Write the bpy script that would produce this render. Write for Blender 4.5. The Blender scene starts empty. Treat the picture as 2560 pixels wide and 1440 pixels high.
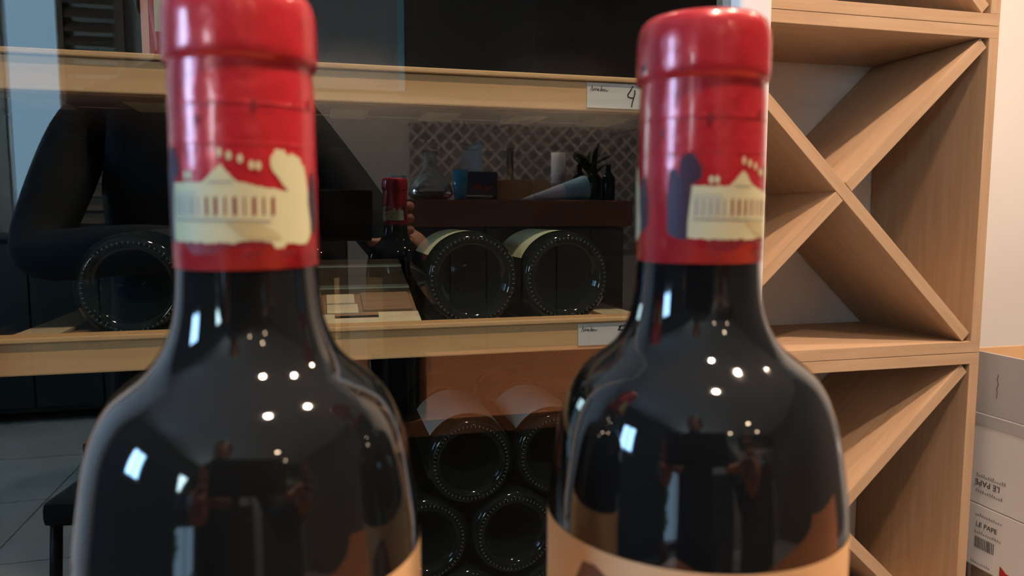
import bpy, bmesh, math, random
from mathutils import Vector, Matrix
random.seed(7)
sc = bpy.context.scene
COL = sc.collection
R = math.radians

# ------------------------------------------------------------------ camera
HZ = 1.15                       # lens height above the floor
PSI = R(14.5)                   # the camera looks a little to the right of the fridge's normal
PITCH = R(5.56)
F_PX = 1850.0
cam_d = bpy.data.cameras.new('camera')
cam = bpy.data.objects.new('camera', cam_d)
COL.objects.link(cam)
cam.location = (0, 0, HZ)
cam.rotation_euler = (math.pi/2 - PITCH, 0, -PSI)
cam_d.sensor_width = 36
cam_d.lens = 36 * F_PX / 2560
cam_d.clip_start = 0.01
cam_d.dof.use_dof = True
cam_d.dof.focus_distance = 0.70
cam_d.dof.aperture_fstop = 16
sc.camera = cam

# ------------------------------------------------------------------ world, exposure
w = bpy.data.worlds.new('world'); sc.world = w; w.use_nodes = True
w.node_tree.nodes['Background'].inputs[0].default_value = (0.55, 0.72, 1.0, 1)
w.node_tree.nodes['Background'].inputs[1].default_value = 0.6
sc.view_settings.view_transform = 'Standard'
sc.view_settings.look = 'None'
sc.view_settings.gamma = 1
sc.view_settings.use_curve_mapping = False
sc.view_settings.exposure = 1.2
sc.cycles.max_bounces = 7
sc.cycles.diffuse_bounces = 2
sc.cycles.glossy_bounces = 4
sc.cycles.transmission_bounces = 5
sc.cycles.transparent_max_bounces = 8
sc.cycles.use_adaptive_sampling = True
sc.cycles.adaptive_threshold = 0.05
sc.cycles.adaptive_min_samples = 16
sc.cycles.sample_clamp_indirect = 8
sc.cycles.use_light_tree = False

WIN_L = 15.0        # radiance of the daylit left window
WIN_B = 1.05        # radiance of the daylit rear windows
SPOT = 15.0        # watts of one ceiling downlight
PANEL = 5.0        # radiance of the ceiling light panels

# ------------------------------------------------------------------ materials
MAT = {}
def mat(name, col, rough=0.5, metal=0.0, coat=0.0, spec=0.5, bump=0.0, bscale=200.0, vary=0.0, vscale=8.0, emit=None, estr=0.0, stretch=None):
    m = bpy.data.materials.new(name); m.use_nodes = True
    nt = m.node_tree; b = nt.nodes['Principled BSDF']
    b.inputs['Base Color'].default_value = (*col, 1)
    b.inputs['Roughness'].default_value = rough
    b.inputs['Metallic'].default_value = metal
    b.inputs['Coat Weight'].default_value = coat
    b.inputs['Coat Roughness'].default_value = 0.06
    b.inputs['Specular IOR Level'].default_value = spec
    tc = nt.nodes.new('ShaderNodeTexCoord'); mp = nt.nodes.new('ShaderNodeMapping')
    nt.links.new(tc.outputs['Object'], mp.inputs['Vector'])
    if stretch: mp.inputs['Scale'].default_value = stretch
    if vary > 0:
        n = nt.nodes.new('ShaderNodeTexNoise'); n.inputs['Scale'].default_value = vscale; n.inputs['Detail'].default_value = 4
        nt.links.new(mp.outputs['Vector'], n.inputs['Vector'])
        r = nt.nodes.new('ShaderNodeValToRGB')
        r.color_ramp.elements[0].position = 0.3; r.color_ramp.elements[1].position = 0.7
        r.color_ramp.elements[0].color = (*[c*(1-vary) for c in col], 1)
        r.color_ramp.elements[1].color = (*[min(1, c*(1+vary)) for c in col], 1)
        nt.links.new(n.outputs['Fac'], r.inputs['Fac']); nt.links.new(r.outputs['Color'], b.inputs['Base Color'])
    if bump > 0:
        n2 = nt.nodes.new('ShaderNodeTexNoise'); n2.inputs['Scale'].default_value = bscale; n2.inputs['Detail'].default_value = 3
        nt.links.new(mp.outputs['Vector'], n2.inputs['Vector'])
        bp = nt.nodes.new('ShaderNodeBump'); bp.inputs['Strength'].default_value = bump; bp.inputs['Distance'].default_value = 0.001
        nt.links.new(n2.outputs['Fac'], bp.inputs['Height']); nt.links.new(bp.outputs['Normal'], b.inputs['Normal'])
    if emit:
        b.inputs['Emission Color'].default_value = (*emit, 1); b.inputs['Emission Strength'].default_value = estr
    MAT[name] = m
    return m

def wood(name, c0, c1, rough=0.45, axis='X', scale=14.0):
    m = bpy.data.materials.new(name); m.use_nodes = True
    nt = m.node_tree; b = nt.nodes['Principled BSDF']
    b.inputs['Roughness'].default_value = rough
    tc = nt.nodes.new('ShaderNodeTexCoord'); mp = nt.nodes.new('ShaderNodeMapping')
    s = {'X': (0.06, 1, 1), 'Y': (1, 0.06, 1), 'Z': (1, 1, 0.06)}[axis]
    mp.inputs['Scale'].default_value = s
    nt.links.new(tc.outputs['Object'], mp.inputs['Vector'])
    n = nt.nodes.new('ShaderNodeTexNoise'); n.inputs['Scale'].default_value = scale*8; n.inputs['Detail'].default_value = 5
    n.inputs['Distortion'].default_value = 0.6
    nt.links.new(mp.outputs['Vector'], n.inputs['Vector'])
    r = nt.nodes.new('ShaderNodeValToRGB')
    r.color_ramp.elements[0].position = 0.32; r.color_ramp.elements[1].position = 0.68
    r.color_ramp.elements[0].color = (*c0, 1); r.color_ramp.elements[1].color = (*c1, 1)
    nt.links.new(n.outputs['Fac'], r.inputs['Fac']); nt.links.new(r.outputs['Color'], b.inputs['Base Color'])
    bp = nt.nodes.new('ShaderNodeBump'); bp.inputs['Strength'].default_value = 0.08; bp.inputs['Distance'].default_value = 0.0008
    nt.links.new(n.outputs['Fac'], bp.inputs['Height']); nt.links.new(bp.outputs['Normal'], b.inputs['Normal'])
    MAT[name] = m
    return m

def emitter(name, col, s):
    m = bpy.data.materials.new(name); m.use_nodes = True
    nt = m.node_tree; nt.nodes.remove(nt.nodes['Principled BSDF'])
    e = nt.nodes.new('ShaderNodeEmission'); e.inputs[0].default_value = (*col, 1); e.inputs[1].default_value = s
    nt.links.new(e.outputs[0], nt.nodes['Material Output'].inputs['Surface'])
    MAT[name] = m
    return m

def pane_glass(name, tint, refl):
    m = bpy.data.materials.new(name); m.use_nodes = True
    nt = m.node_tree; nt.nodes.remove(nt.nodes['Principled BSDF'])
    t = nt.nodes.new('ShaderNodeBsdfTransparent'); t.inputs[0].default_value = (*tint, 1)
    g = nt.nodes.new('ShaderNodeBsdfGlossy'); g.inputs['Roughness'].default_value = 0.0; g.inputs['Color'].default_value = (0.95, 1.0, 1.0, 1)
    lw = nt.nodes.new('ShaderNodeFresnel'); lw.inputs['IOR'].default_value = 1.5
    mu = nt.nodes.new('ShaderNodeMath'); mu.operation = 'MULTIPLY'; mu.inputs[1].default_value = refl / 0.04
    mu.use_clamp = True
    nt.links.new(lw.outputs[0], mu.inputs[0])
    mx = nt.nodes.new('ShaderNodeMixShader')
    nt.links.new(mu.outputs[0], mx.inputs[0]); nt.links.new(t.outputs[0], mx.inputs[1]); nt.links.new(g.outputs[0], mx.inputs[2])
    nt.links.new(mx.outputs[0], nt.nodes['Material Output'].inputs['Surface'])
    MAT[name] = m
    return m

def hex_paper(name, c0, c1):
    m = bpy.data.materials.new(name); m.use_nodes = True
    nt = m.node_tree; b = nt.nodes['Principled BSDF']; b.inputs['Roughness'].default_value = 0.7
    tc = nt.nodes.new('ShaderNodeTexCoord')
    v = nt.nodes.new('ShaderNodeTexVoronoi'); v.feature = 'DISTANCE_TO_EDGE'; v.inputs['Scale'].default_value = 13.0
    v.inputs['Randomness'].default_value = 0.0
    mp = nt.nodes.new('ShaderNodeMapping'); mp.inputs['Rotation'].default_value = (0, R(45), 0)
    nt.links.new(tc.outputs['Object'], mp.inputs['Vector']); nt.links.new(mp.outputs['Vector'], v.inputs['Vector'])
    r = nt.nodes.new('ShaderNodeValToRGB'); r.color_ramp.interpolation = 'LINEAR'
    r.color_ramp.elements[0].position = 0.05; r.color_ramp.elements[1].position = 0.16
    r.color_ramp.elements[0].color = (*c0, 1); r.color_ramp.elements[1].color = (*c1, 1)
    nt.links.new(v.outputs['Distance'], r.inputs['Fac']); nt.links.new(r.outputs['Color'], b.inputs['Base Color'])
    MAT[name] = m
    return m

mat('white_paint', (0.80, 0.78, 0.76), 0.6, bump=0.05, vary=0.03, vscale=2)
mat('room_paint', (0.42, 0.38, 0.35), 0.7, vary=0.05, vscale=2)
mat('teal_paint', (0.09, 0.115, 0.14), 0.6, vary=0.05, vscale=2)
mat('umber_paint', (0.17, 0.13, 0.11), 0.6, vary=0.05, vscale=2)
mat('teal_dark', (0.010, 0.022, 0.026), 0.6)
mat('grey_paint', (0.36, 0.38, 0.40), 0.6, vary=0.05, vscale=2)
mat('dark_panel', (0.075, 0.062, 0.053), 0.5, vary=0.2, vscale=4)
mat('brown_panel', (0.11, 0.075, 0.055), 0.5, vary=0.2, vscale=4)
mat('ceiling_paint', (0.62, 0.56, 0.52), 0.8, vary=0.03)
mat('floor_tile', (0.48, 0.50, 0.50), 0.4, vary=0.1, vscale=3)
mat('grout', (0.22, 0.22, 0.21), 0.8)
hex_paper('patterned_paper', (0.40, 0.34, 0.31), (0.15, 0.135, 0.135))
wood('rack_wood', (0.49, 0.325, 0.20), (0.57, 0.39, 0.25), 0.5, 'X')
wood('rack_wood_y', (0.50, 0.33, 0.20), (0.60, 0.41, 0.255), 0.5, 'Y')
wood('rack_wood_z', (0.49, 0.325, 0.20), (0.57, 0.39, 0.25), 0.5, 'Z')
wood('shelf_wood', (0.68, 0.43, 0.20), (0.78, 0.52, 0.26), 0.5, 'X')
wood('slat_wood', (0.70, 0.62, 0.42), (0.78, 0.70, 0.50), 0.6, 'Y')
wood('rail_wood', (0.30, 0.19, 0.11), (0.38, 0.25, 0.15), 0.6, 'X')
wood('table_wood', (0.36, 0.13, 0.05), (0.46, 0.18, 0.075), 0.35, 'X')
wood('bar_wood', (0.17, 0.055, 0.028), (0.24, 0.085, 0.045), 0.4, 'X')
wood('shutter_wood', (0.16, 0.10, 0.075), (0.22, 0.14, 0.10), 0.5, 'X')
mat('fridge_white', (0.78, 0.78, 0.80), 0.35)
mat('fridge_dark', (0.010, 0.010, 0.011), 0.5)
mat('deck_shade', (0.22, 0.15, 0.09), 0.7)
mat('gasket', (0.015, 0.015, 0.016), 0.6)
pane_glass('door_glass', (0.80, 0.82, 0.80), 0.12)
mat('wine_glass', (0.006, 0.0075, 0.0085), 0.045, spec=0.62, coat=0.25)
mat('green_glass', (0.004, 0.008, 0.007), 0.06, spec=0.28)
mat('knurl_glass', (0.05, 0.07, 0.065), 0.12, spec=1.0)
mat('capsule_red', (0.52, 0.022, 0.034), 0.27, metal=0.15, spec=0.6, bump=0.25, bscale=260, vary=0.08, vscale=120, coat=0.3)
mat('print_cream', (0.62, 0.66, 0.42), 0.5)
mat('print_tan', (0.52, 0.50, 0.28), 0.5)
mat('print_grey', (0.50, 0.56, 0.42), 0.5)
mat('print_dark', (0.045, 0.020, 0.045), 0.5)
mat('print_maroon', (0.22, 0.012, 0.022), 0.5)
mat('label_cream', (0.80, 0.56, 0.29), 0.6, vary=0.04, vscale=60)
mat('label_brown', (0.20, 0.10, 0.06), 0.6)
mat('label_green', (0.70, 0.76, 0.50), 0.6, vary=0.06, vscale=90)
mat('label_grey', (0.30, 0.31, 0.28), 0.6)
mat('ink', (0.03, 0.03, 0.035), 0.7)
mat('faint_ink', (0.20, 0.23, 0.24), 0.7)
mat('paper', (0.70, 0.74, 0.74), 0.7)
mat('carton_white', (0.76, 0.76, 0.78), 0.55, vary=0.02)
mat('carton_grey', (0.50, 0.52, 0.56), 0.55, vary=0.03)
mat('kraft', (0.62, 0.38, 0.20), 0.8, vary=0.05)
mat('red_print', (0.50, 0.02, 0.02), 0.5)
mat('box_red', (0.36, 0.015, 0.03), 0.45, vary=0.05)
mat('box_pink', (0.62, 0.36, 0.36), 0.5)
mat('pale_green_label', (0.46, 0.55, 0.42), 0.6)
mat('jacket', (0.006, 0.014, 0.020), 0.8, bump=0.4, bscale=90)
mat('trousers', (0.010, 0.010, 0.013), 0.85, bump=0.3, bscale=120)
mat('skin', (0.46, 0.22, 0.15), 0.5)
mat('hair', (0.012, 0.009, 0.008), 0.5)
mat('shoe', (0.02, 0.018, 0.016), 0.4)
mat('phone_black', (0.008, 0.008, 0.009), 0.12)
mat('lens_glass', (0.004, 0.004, 0.01), 0.02)
mat('chair_fabric', (0.020, 0.026, 0.032), 0.8)
mat('metal_black', (0.015, 0.015, 0.016), 0.4)
mat('metal_white', (0.75, 0.75, 0.75), 0.4)
mat('napkin', (0.78, 0.84, 0.95), 0.7)
mat('paper_blue', (0.26, 0.56, 0.72), 0.6)
mat('blue_glass', (0.05, 0.26, 0.46), 0.1, coat=0.5)
mat('box_navy', (0.045, 0.05, 0.08), 0.5)
mat('orange_brown', (0.40, 0.10, 0.03), 0.4)
mat('leaf', (0.015, 0.035, 0.010), 0.5)
mat('leaf_bright', (0.10, 0.40, 0.02), 0.5)
mat('pot_clay', (0.30, 0.12, 0.07), 0.7)
m = mat('clear_glass', (0.85, 0.92, 0.95), 0.02); m.node_tree.nodes['Principled BSDF'].inputs['Transmission Weight'].default_value = 0.95
emitter('sky_pane_left', (0.33, 0.62, 1.0), WIN_L)
emitter('sky_pane_rear', (0.46, 0.74, 1.0), WIN_B)
emitter('sky_pane_bright', (0.62, 0.90, 1.0), 11.0)
emitter('lamp_warm', (1.0, 0.72, 0.48), 60.0)
emitter('panel_warm', (1.0, 0.80, 0.60), PANEL)

# ------------------------------------------------------------------ mesh helpers
def link(me, name, m, parent=None, loc=(0, 0, 0), rot=(0, 0, 0), smooth=False):
    o = bpy.data.objects.new(name, me); COL.objects.link(o)
    if m is not None and len(me.materials) == 0: me.materials.append(MAT[m])
    o.location = loc; o.rotation_euler = rot
    if parent: o.parent = parent
    if smooth:
        for p in me.polygons: p.use_smooth = True
    return o

def finish(bm, name, m, parent=None, loc=(0, 0, 0), rot=(0, 0, 0), smooth=False):
    bmesh.ops.recalc_face_normals(bm, faces=bm.faces)
    me = bpy.data.meshes.new(name); bm.to_mesh(me); bm.free()
    return link(me, name, m, parent, loc, rot, smooth)

def box(name, a, b, m, parent=None, bev=0.0, loc=(0, 0, 0), rot=(0, 0, 0)):
    bm = bmesh.new()
    vs = [bm.verts.new((x, y, z)) for x in (a[0], b[0]) for y in (a[1], b[1]) for z in (a[2], b[2])]
    for f in ((0, 1, 3, 2), (4, 6, 7, 5), (0, 4, 5, 1), (2, 3, 7, 6), (0, 2, 6, 4), (1, 5, 7, 3)):
        bm.faces.new([vs[i] for i in f])
    if bev: bmesh.ops.bevel(bm, geom=bm.edges[:], offset=bev, segments=2, affect='EDGES', profile=0.6)
    return finish(bm, name, m, parent, loc, rot)

def lathe(name, prof, m, parent=None, seg=64, loc=(0, 0, 0), rot=(0, 0, 0), a0=0.0, a1=2*math.pi, smooth=True):
    bm = bmesh.new(); full = abs(a1 - a0 - 2*math.pi) < 1e-6
    n = seg if full else seg + 1
    rings = []
    for r, z in prof:
        if r < 1e-7 and full: rings.append([bm.verts.new((0, 0, z))]*n)
        else: rings.append([bm.verts.new((r*math.cos(a0+(a1-a0)*i/seg), r*math.sin(a0+(a1-a0)*i/seg), z)) for i in range(n)])
    for A, B in zip(rings, rings[1:]):
        for i in range(seg):
            j = (i+1) % n
            q = []
            for v in (A[i], A[j], B[j], B[i]):
                if v not in q: q.append(v)
            if len(q) > 2: bm.faces.new(q)
    return finish(bm, name, m, parent, loc, rot, smooth)

def tube(name, pts, r, m, parent=None, seg=8, taper=None):
    bm = bmesh.new(); pts = [Vector(p) for p in pts]; rings = []
    for i, p in enumerate(pts):
        d = (pts[min(i+1, len(pts)-1)] - pts[max(i-1, 0)]).normalized()
        u = d.orthogonal().normalized() if i == 0 else (u - d*u.dot(d)).normalized()
        v = d.cross(u); rr = taper[i] if taper else r
        rings.append([bm.verts.new(p + (u*math.cos(t) + v*math.sin(t))*rr) for t in [2*math.pi*k/seg for k in range(seg)]])
    for A, B in zip(rings, rings[1:]):
        for k in range(seg): bm.faces.new((A[k], A[(k+1) % seg], B[(k+1) % seg], B[k]))
    bm.faces.new(rings[0]); bm.faces.new(rings[-1])
    return finish(bm, name, m, parent, smooth=True)

def ribbon(name, strokes, width, m, parent, origin, ax, ay, nrm, h=0.00025):
    """pen strokes as thin raised ribbons: strokes are lists of (u, v) in metres on the plane origin + u*ax + v*ay"""
    bm = bmesh.new(); ax, ay, nrm, origin = map(Vector, (ax, ay, nrm, origin))
    for st in strokes:
        for (u0, v0), (u1, v1) in zip(st, st[1:]):
            d = Vector((u1-u0, v1-v0)); L = d.length or 1e-6; d /= L
            n = Vector((-d.y, d.x))*width/2; e = d*width*0.3
            q = [(u0+n.x-e.x, v0+n.y-e.y), (u0-n.x-e.x, v0-n.y-e.y), (u1-n.x+e.x, v1-n.y+e.y), (u1+n.x+e.x, v1+n.y+e.y)]
            bm.faces.new([bm.verts.new(origin + ax*a + ay*b + nrm*h) for a, b in q])
    return finish(bm, name, m, parent)

def prism(name, pts, y0, y1, m, parent=None, plane='XZ'):
    bm = bmesh.new()
    A = [bm.verts.new((x, y0, z)) for x, z in pts]; B = [bm.verts.new((x, y1, z)) for x, z in pts]
    n = len(pts)
    bm.faces.new(A); bm.faces.new(B[::-1])
    for i in range(n): bm.faces.new((A[i], A[(i+1) % n], B[(i+1) % n], B[i]))
    return finish(bm, name, m, parent)

def thing(name, label, cat, loc=(0, 0, 0), rot=(0, 0, 0), group=None):
    o = bpy.data.objects.new(name, None); COL.objects.link(o)
    o.empty_display_size = 0.05
    o.location = loc; o.rotation_euler = rot
    return tag(o, label, cat, group)
def tag(o, label, cat, group=None, kind=None):
    o['label'] = label; o['category'] = cat
    if group: o['group'] = group
    if kind: o['kind'] = kind
    return o
def struct(o):
    o['kind'] = 'structure'; return o

# ------------------------------------------------------------------ the room
XL, XR, YB, YF, ZC = -2.3, 3.0, -4.0, 1.172, 2.75
floor = struct(box('floor', (XL-.1, YB-.1, -0.1), (XR+.1, YF+.1, -0.004), 'grout'))
floor['label'] = 'pale grey tiled floor'
tile_me = None
nt_ = 0
for i in range(9):
    for j in range(9):
        x0 = XL + i*0.6; y0 = YB + j*0.6
        x1 = min(x0+.594, XR); y1 = min(y0+.594, YF)
        if x1-x0 < .05 or y1-y0 < .05: continue
        if tile_me and x1-x0 > .59 and y1-y0 > .59:
            link(tile_me, 'floor_tile', None, floor, (x0, y0, 0))
        else:
            o = box('floor_tile', (0, 0, -0.006), (x1-x0, y1-y0, 0), 'floor_tile', floor, loc=(x0, y0, 0))
            if tile_me is None: tile_me = o.data
ceil = struct(box('ceiling', (XL-.1, YB-.1, ZC), (XR+.1, YF+.1, ZC+.1), 'ceiling_paint'))
struct(box('wall_front', (XL-.1, YF, 0), (XR+.1, YF+.1, ZC), 'white_paint'))
struct(box('wall_right', (XR, YB, 0), (XR+.1, YF, ZC), 'umber_paint'))
struct(box('baseboard_front', (1.6, YF-.014, 0), (XR, YF, .09), 'fridge_white'))
# left wall with a window opening
WL = (-0.42, 0.10, 1.30, 1.98)      # y0 y1 z0 z1
WL2 = (-3.30, -2.05, 0.30, 1.98)
def bxm(bm, a, b):
    vs = [bm.verts.new((x, y, z)) for x in (a[0], b[0]) for y in (a[1], b[1]) for z in (a[2], b[2])]
    for f in ((0, 1, 3, 2), (4, 6, 7, 5), (0, 4, 5, 1), (2, 3, 7, 6), (0, 2, 6, 4), (1, 5, 7, 3)):
        bm.faces.new([vs[i] for i in f])
bm = bmesh.new(); yc = YB
for (a, b, c, d) in (WL2, WL):
    bxm(bm, (XL-.1, yc, 0), (XL, a, ZC)); bxm(bm, (XL-.1, a, 0), (XL, b, c)); bxm(bm, (XL-.1, a, d), (XL, b, ZC)); yc = b
bxm(bm, (XL-.1, yc, 0), (XL, YF, ZC))
struct(finish(bm, 'wall_left', 'teal_paint'))
for k, (op, lab, mm) in enumerate(((WL, 'white framed window bright with daylight on the left wall', 'sky_pane_left'), (WL2, 'wide glazed double door further back on the left wall', 'sky_pane_bright'))):
    wn = thing('window_%d' % (k+1), lab, 'window', (XL-.05, 0, 0)); del wn['category']; struct(wn)
    y0, y1, z0, z1 = op
    zt_ = z0+.03 if k == 0 else 1.46          # the wide one is a glazed door: bright sky above, dim court below
    for ya, yb in ((y0+.03, (y0+y1)/2-.02), ((y0+y1)/2+.02, y1-.03)):
        box('pane', (-.01, ya, zt_), (0, yb, z1-.03), mm, wn)
        if k: box('pane', (-.01, ya, z0+.03), (0, yb, 1.42), 'sky_pane_rear', wn)
    if k: box('window_frame', (-.02, y0+.03, 1.42), (.03, y1-.03, 1.46), 'fridge_white', wn)
    for a, b in (((y0, z0), (y1, z0+.03)), ((y0, z1-.03), (y1, z1)), ((y0, z0+.03), (y0+.03, z1-.03)), ((y1-.03, z0+.03), (y1, z1-.03)), (((y0+y1)/2-.02, z0+.03), ((y0+y1)/2+.02, z1-.03))):
        box('window_frame', (-.02, a[0], a[1]), (.03, b[0], b[1]), 'fridge_white', wn)
    box('window_sill', (-.02, y0-.04, z0-.03), (.16, y1+.04, z0), 'fridge_white', wn)

# rear wall with a glazed slot and a larger window
WB1 = (-1.80, -1.49, 0.95, 2.55)
bm = bmesh.new()
x0, x1, z0, z1 = WB1
bxm(bm, (XL-.1, YB-.1, 0), (x0, YB, ZC)); bxm(bm, (x0, YB-.1, 0), (x1, YB, z0)); bxm(bm, (x0, YB-.1, z1), (x1, YB, ZC))
bxm(bm, (x1, YB-.1, 0), (XR+.1, YB, ZC))
struct(finish(bm, 'wall_back', 'room_paint'))
for k, (op, lab) in enumerate(((WB1, 'tall narrow window glowing with blue daylight'),)):
    wn = thing('window_%d' % (k+3), lab, 'window', (0, YB-.05, 0)); del wn['category']; struct(wn)
    x0, x1, z0, z1 = op
    box('pane', (x0+.02, -.01, z0+.03), (x1-.02, 0, z1-.03), 'sky_pane_rear', wn)
    for a, b in (((x0, z0), (x1, z0+.03)), ((x0, z1-.03), (x1, z1)), ((x0, z0+.03), (x0+.02, z1-.03)), ((x1-.02, z0+.03), (x1, z1-.03))):
        box('window_frame', (a[0], -.02, a[1]), (b[0], .03, b[1]), 'fridge_white', wn)
# louvred shutter beside the slot window
sh = thing('louvred_shutter', 'brown wooden louvred shutter mirrored at the top left of the glass', 'shutter', (0, YB+.03, 0))
box('shutter_frame', (-1.48, -.02, 1.08), (-1.45, .02, 2.6), 'shutter_wood', sh)
box('shutter_frame', (-1.17, -.02, 1.08), (-1.12, .02, 2.6), 'shutter_wood', sh)
sl = None
for k in range(18):
    z = 1.13 + k*0.082
    if sl is None:
        o = box('slat', (-.136, -.004, -.036), (.136, .004, .036), 'shutter_wood', sh, loc=(-1.31, 0, z), rot=(R(35), 0, 0)); sl = o.data
    else: link(sl, 'slat', None, sh, (-1.31, 0, z), (R(35), 0, 0))
# panelling on the upper rear wall, soffit and patterned wall above the bar
struct(box('trim_1', (-0.10, YB, 1.98), (0.53, YB+.02, ZC), 'grey_paint'))
struct(box('trim_2', (0.53, YB, 1.98), (0.57, YB+.05, ZC), 'paper_blue'))
struct(box('trim_3', (0.57, YB, 1.98), (1.84, YB+.03, ZC), 'dark_panel'))
struct(box('trim_4', (1.84, YB, 1.98), (XR, YB+.03, ZC), 'brown_panel'))
struct(box('trim_5', (0.60, YB, 0.9), (XR, YB+.015, 1.78), 'patterned_paper'))

# ceiling lights
def downlight(x, y, label, power=SPOT, size=R(115), blend=0.6):
    t = thing('ceiling_downlight', label, 'ceiling light', (x, y, ZC), group='warm ceiling downlights')
    lathe('rim', [(.075, 0), (.075, -.012), (.058, -.012), (.056, -.004)], 'metal_white', t, 32)
    lathe('lamp', [(0, -.006), (.056, -.006)], 'lamp_warm', t, 24)
    l = bpy.data.lights.new('downlight_beam', 'SPOT'); l.energy = power; l.color = (1.0, 0.725, 0.53)
    l.spot_size = size; l.spot_blend = blend; l.shadow_soft_size = 0.045
    lo = bpy.data.objects.new('downlight_beam', l); COL.objects.link(lo); lo.parent = t; lo.location = (0, 0, -.03)
downlight(0.26, -0.30, 'round warm ceiling downlight above the table', 3.2*SPOT, R(90), 0.6)
downlight(0.86, 0.16, 'round warm ceiling downlight in front of the wooden wine rack', 52)
downlight(1.70, 0.55, 'round warm ceiling downlight above the cartons on the far right', 28)
downlight(1.0, -2.3, 'round warm ceiling downlight above the bar counter', 26, R(100))
downlight(0.2, -3.3, 'added warm downlight brightening the mirrored grey wall panel', 34, R(120))  # added lamp, lifts the rear wall as mirrored in the fridge door
downlight(1.7, -3.3, 'added warm downlight brightening the mirrored dark wall panels', 34, R(120))  # second added lamp for the brightness of the mirrored rear wall
# ------------------------------------------------------------------ wine fridge
GY, SY = 0.55, 0.587                      # door glass plane, shelf front plane
FX0, FX1 = -0.30, 0.352
fr = thing('wine_fridge', 'tall wine fridge with glass door and white frame', 'fridge', (0, 0, 0))
box('side_panel', (FX0, .575, .05), (FX0+.035, YF-.01, 1.86), 'fridge_white', fr, .002)
box('side_panel', (FX1-.025, .575, .05), (FX1, YF-.01, 1.86), 'fridge_white', fr, .002)
box('back_panel', (FX0+.035, YF-.05, .05), (FX1-.025, YF-.01, 1.86), 'fridge_dark', fr)
box('top_panel', (FX0+.035, .575, 1.80), (FX1-.025, YF-.05, 1.86), 'fridge_white', fr)
box('bottom_panel', (FX0+.035, .575, .05), (FX1-.025, YF-.05, .12), 'fridge_dark', fr)
for s in (FX0+.035, FX1-.027):
    box('liner', (s, .577, .12), (s+.002, YF-.05, 1.80), 'fridge_dark', fr)
for fx in (FX0+.04, FX1-.07):
    for fy in (.60, 1.10): lathe('foot', [(0, 0), (.02, 0), (.02, .01), (.012, .012), (.012, .05)], 'metal_black', fr, 20, (fx+.015, fy, 0))
dr = bpy.data.objects.new('door', None); COL.objects.link(dr); dr.parent = fr
box('frame_stile', (FX0, .535, .05), (FX0+.040, .575, 1.86), 'fridge_white', dr, .003)
box('frame_stile', (FX1-.028, .535, .05), (FX1, .575, 1.86), 'fridge_white', dr, .003)
box('frame_rail', (FX0+.040, .535, .05), (FX1-.028, .575, .13), 'fridge_white', dr, .003)
box('frame_rail', (FX0+.040, .535, 1.79), (FX1-.028, .575, 1.86), 'fridge_white', dr, .003)
bm = bmesh.new(); gv = [bm.verts.new(p) for p in ((FX0+.040, GY, .13), (FX1-.028, GY, .13), (FX1-.028, GY, 1.79), (FX0+.040, GY, 1.79))]; bm.faces.new(gv)
finish(bm, 'glass_pane', 'door_glass', dr)
tube('handle', [(FX0+.02, .535, .9), (FX0+.02, .50, .92), (FX0+.02, .50, 1.25), (FX0+.02, .535, 1.27)], .008, 'metal_black', dr)

IX0, IX1 = FX0+.039, FX1-.029
CR = (IX0+IX1)/2
def shelf(z, label, deck=True, extra=()):
    """z: top of the front lip"""
    t = thing('fridge_shelf', label, 'shelf', (0, 0, z), group='pull-out shelves in the fridge')
    box('front_board', (IX0, SY+.002, -.028), (IX1, SY+.016, -.0045), 'shelf_wood', t, .0012)
    box('front_lip', (IX0, SY-.002, -.0040), (IX1, SY+.018, 0), 'shelf_wood', t, .0010)
    box('deck_board', (IX0+.012, .606, -.0180), (IX1-.012, .745, -.0120), 'rail_wood', t, .0008)
    box('deck_board', (IX0+.012, .752, -.0180), (IX1-.012, 1.09, -.0120), 'deck_shade', t, .0008)  # far board coloured darker for the shade deep in the fridge
    box('rail', (IX0+.012, .612, -.0270), (IX1-.012, .640, -.0182), 'rail_wood', t, .001)
    up = lo = None
    for k in range(7):
        x = -.222 + k*.0835
        if up is None:
            up = box('slat', (-.0165, .610, -.0118), (.0165, 1.08, -.0085), 'slat_wood', t, .0006, loc=(x, 0, 0))
            lo = box('slat', (-.0165, .642, -.0215), (.0165, .742, -.0182), 'slat_wood', t, .0006, loc=(x, 0, 0))
        else:
            link(up.data, 'slat', None, t, (x, 0, 0)); link(lo.data, 'slat', None, t, (x, 0, 0))
    for xx in (IX0, IX1-.012): box('side_rail', (xx, .604, -.028), (xx+.012, 1.10, -.006), 'metal_black', t)
    return t
Z4, Z5 = HZ+.1147, HZ-.0857
s4 = shelf(Z4, 'upper light wood pull-out shelf with the card numbered 4')
s5 = shelf(Z5, 'lower light wood pull-out shelf with the card numbered 5')
Z3 = Z5 - .30
s6 = shelf(Z3, 'lowest fridge shelf holding the stacked bottles')
cr = thing('cradle_board', 'pale and brown slotted bottle cradle leaning left of two bottles', 'cradle', (0, .608, Z5-.0070), (R(13.3), 0, 0))
box('base_board', (-.070, 0, 0), (.080, .190, .004), 'rail_wood', cr, .0008)
box('front_strip', (-.070, 0, .0042), (.080, .014, .0058), 'slat_wood', cr, .0005)
box('front_strip', (-.070, .0145, .0042), (.010, .024, .0058), 'slat_wood', cr, .0005)
box('front_strip', (.046, .0145, .0042), (.080, .026, .0058), 'slat_wood', cr, .0005)
box('slot', (.0105, .0145, .0042), (.0455, .022, .0048), 'fridge_dark', cr)  # dark strip on top of the board, paints the shade of an opening
box('pad', (.034, .032, .0042), (.076, .075, .0068), 'rail_wood', cr, .0008)
box('pad', (-.060, .030, .0042), (.0, .080, .0068), 'rail_wood', cr, .0008)
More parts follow.
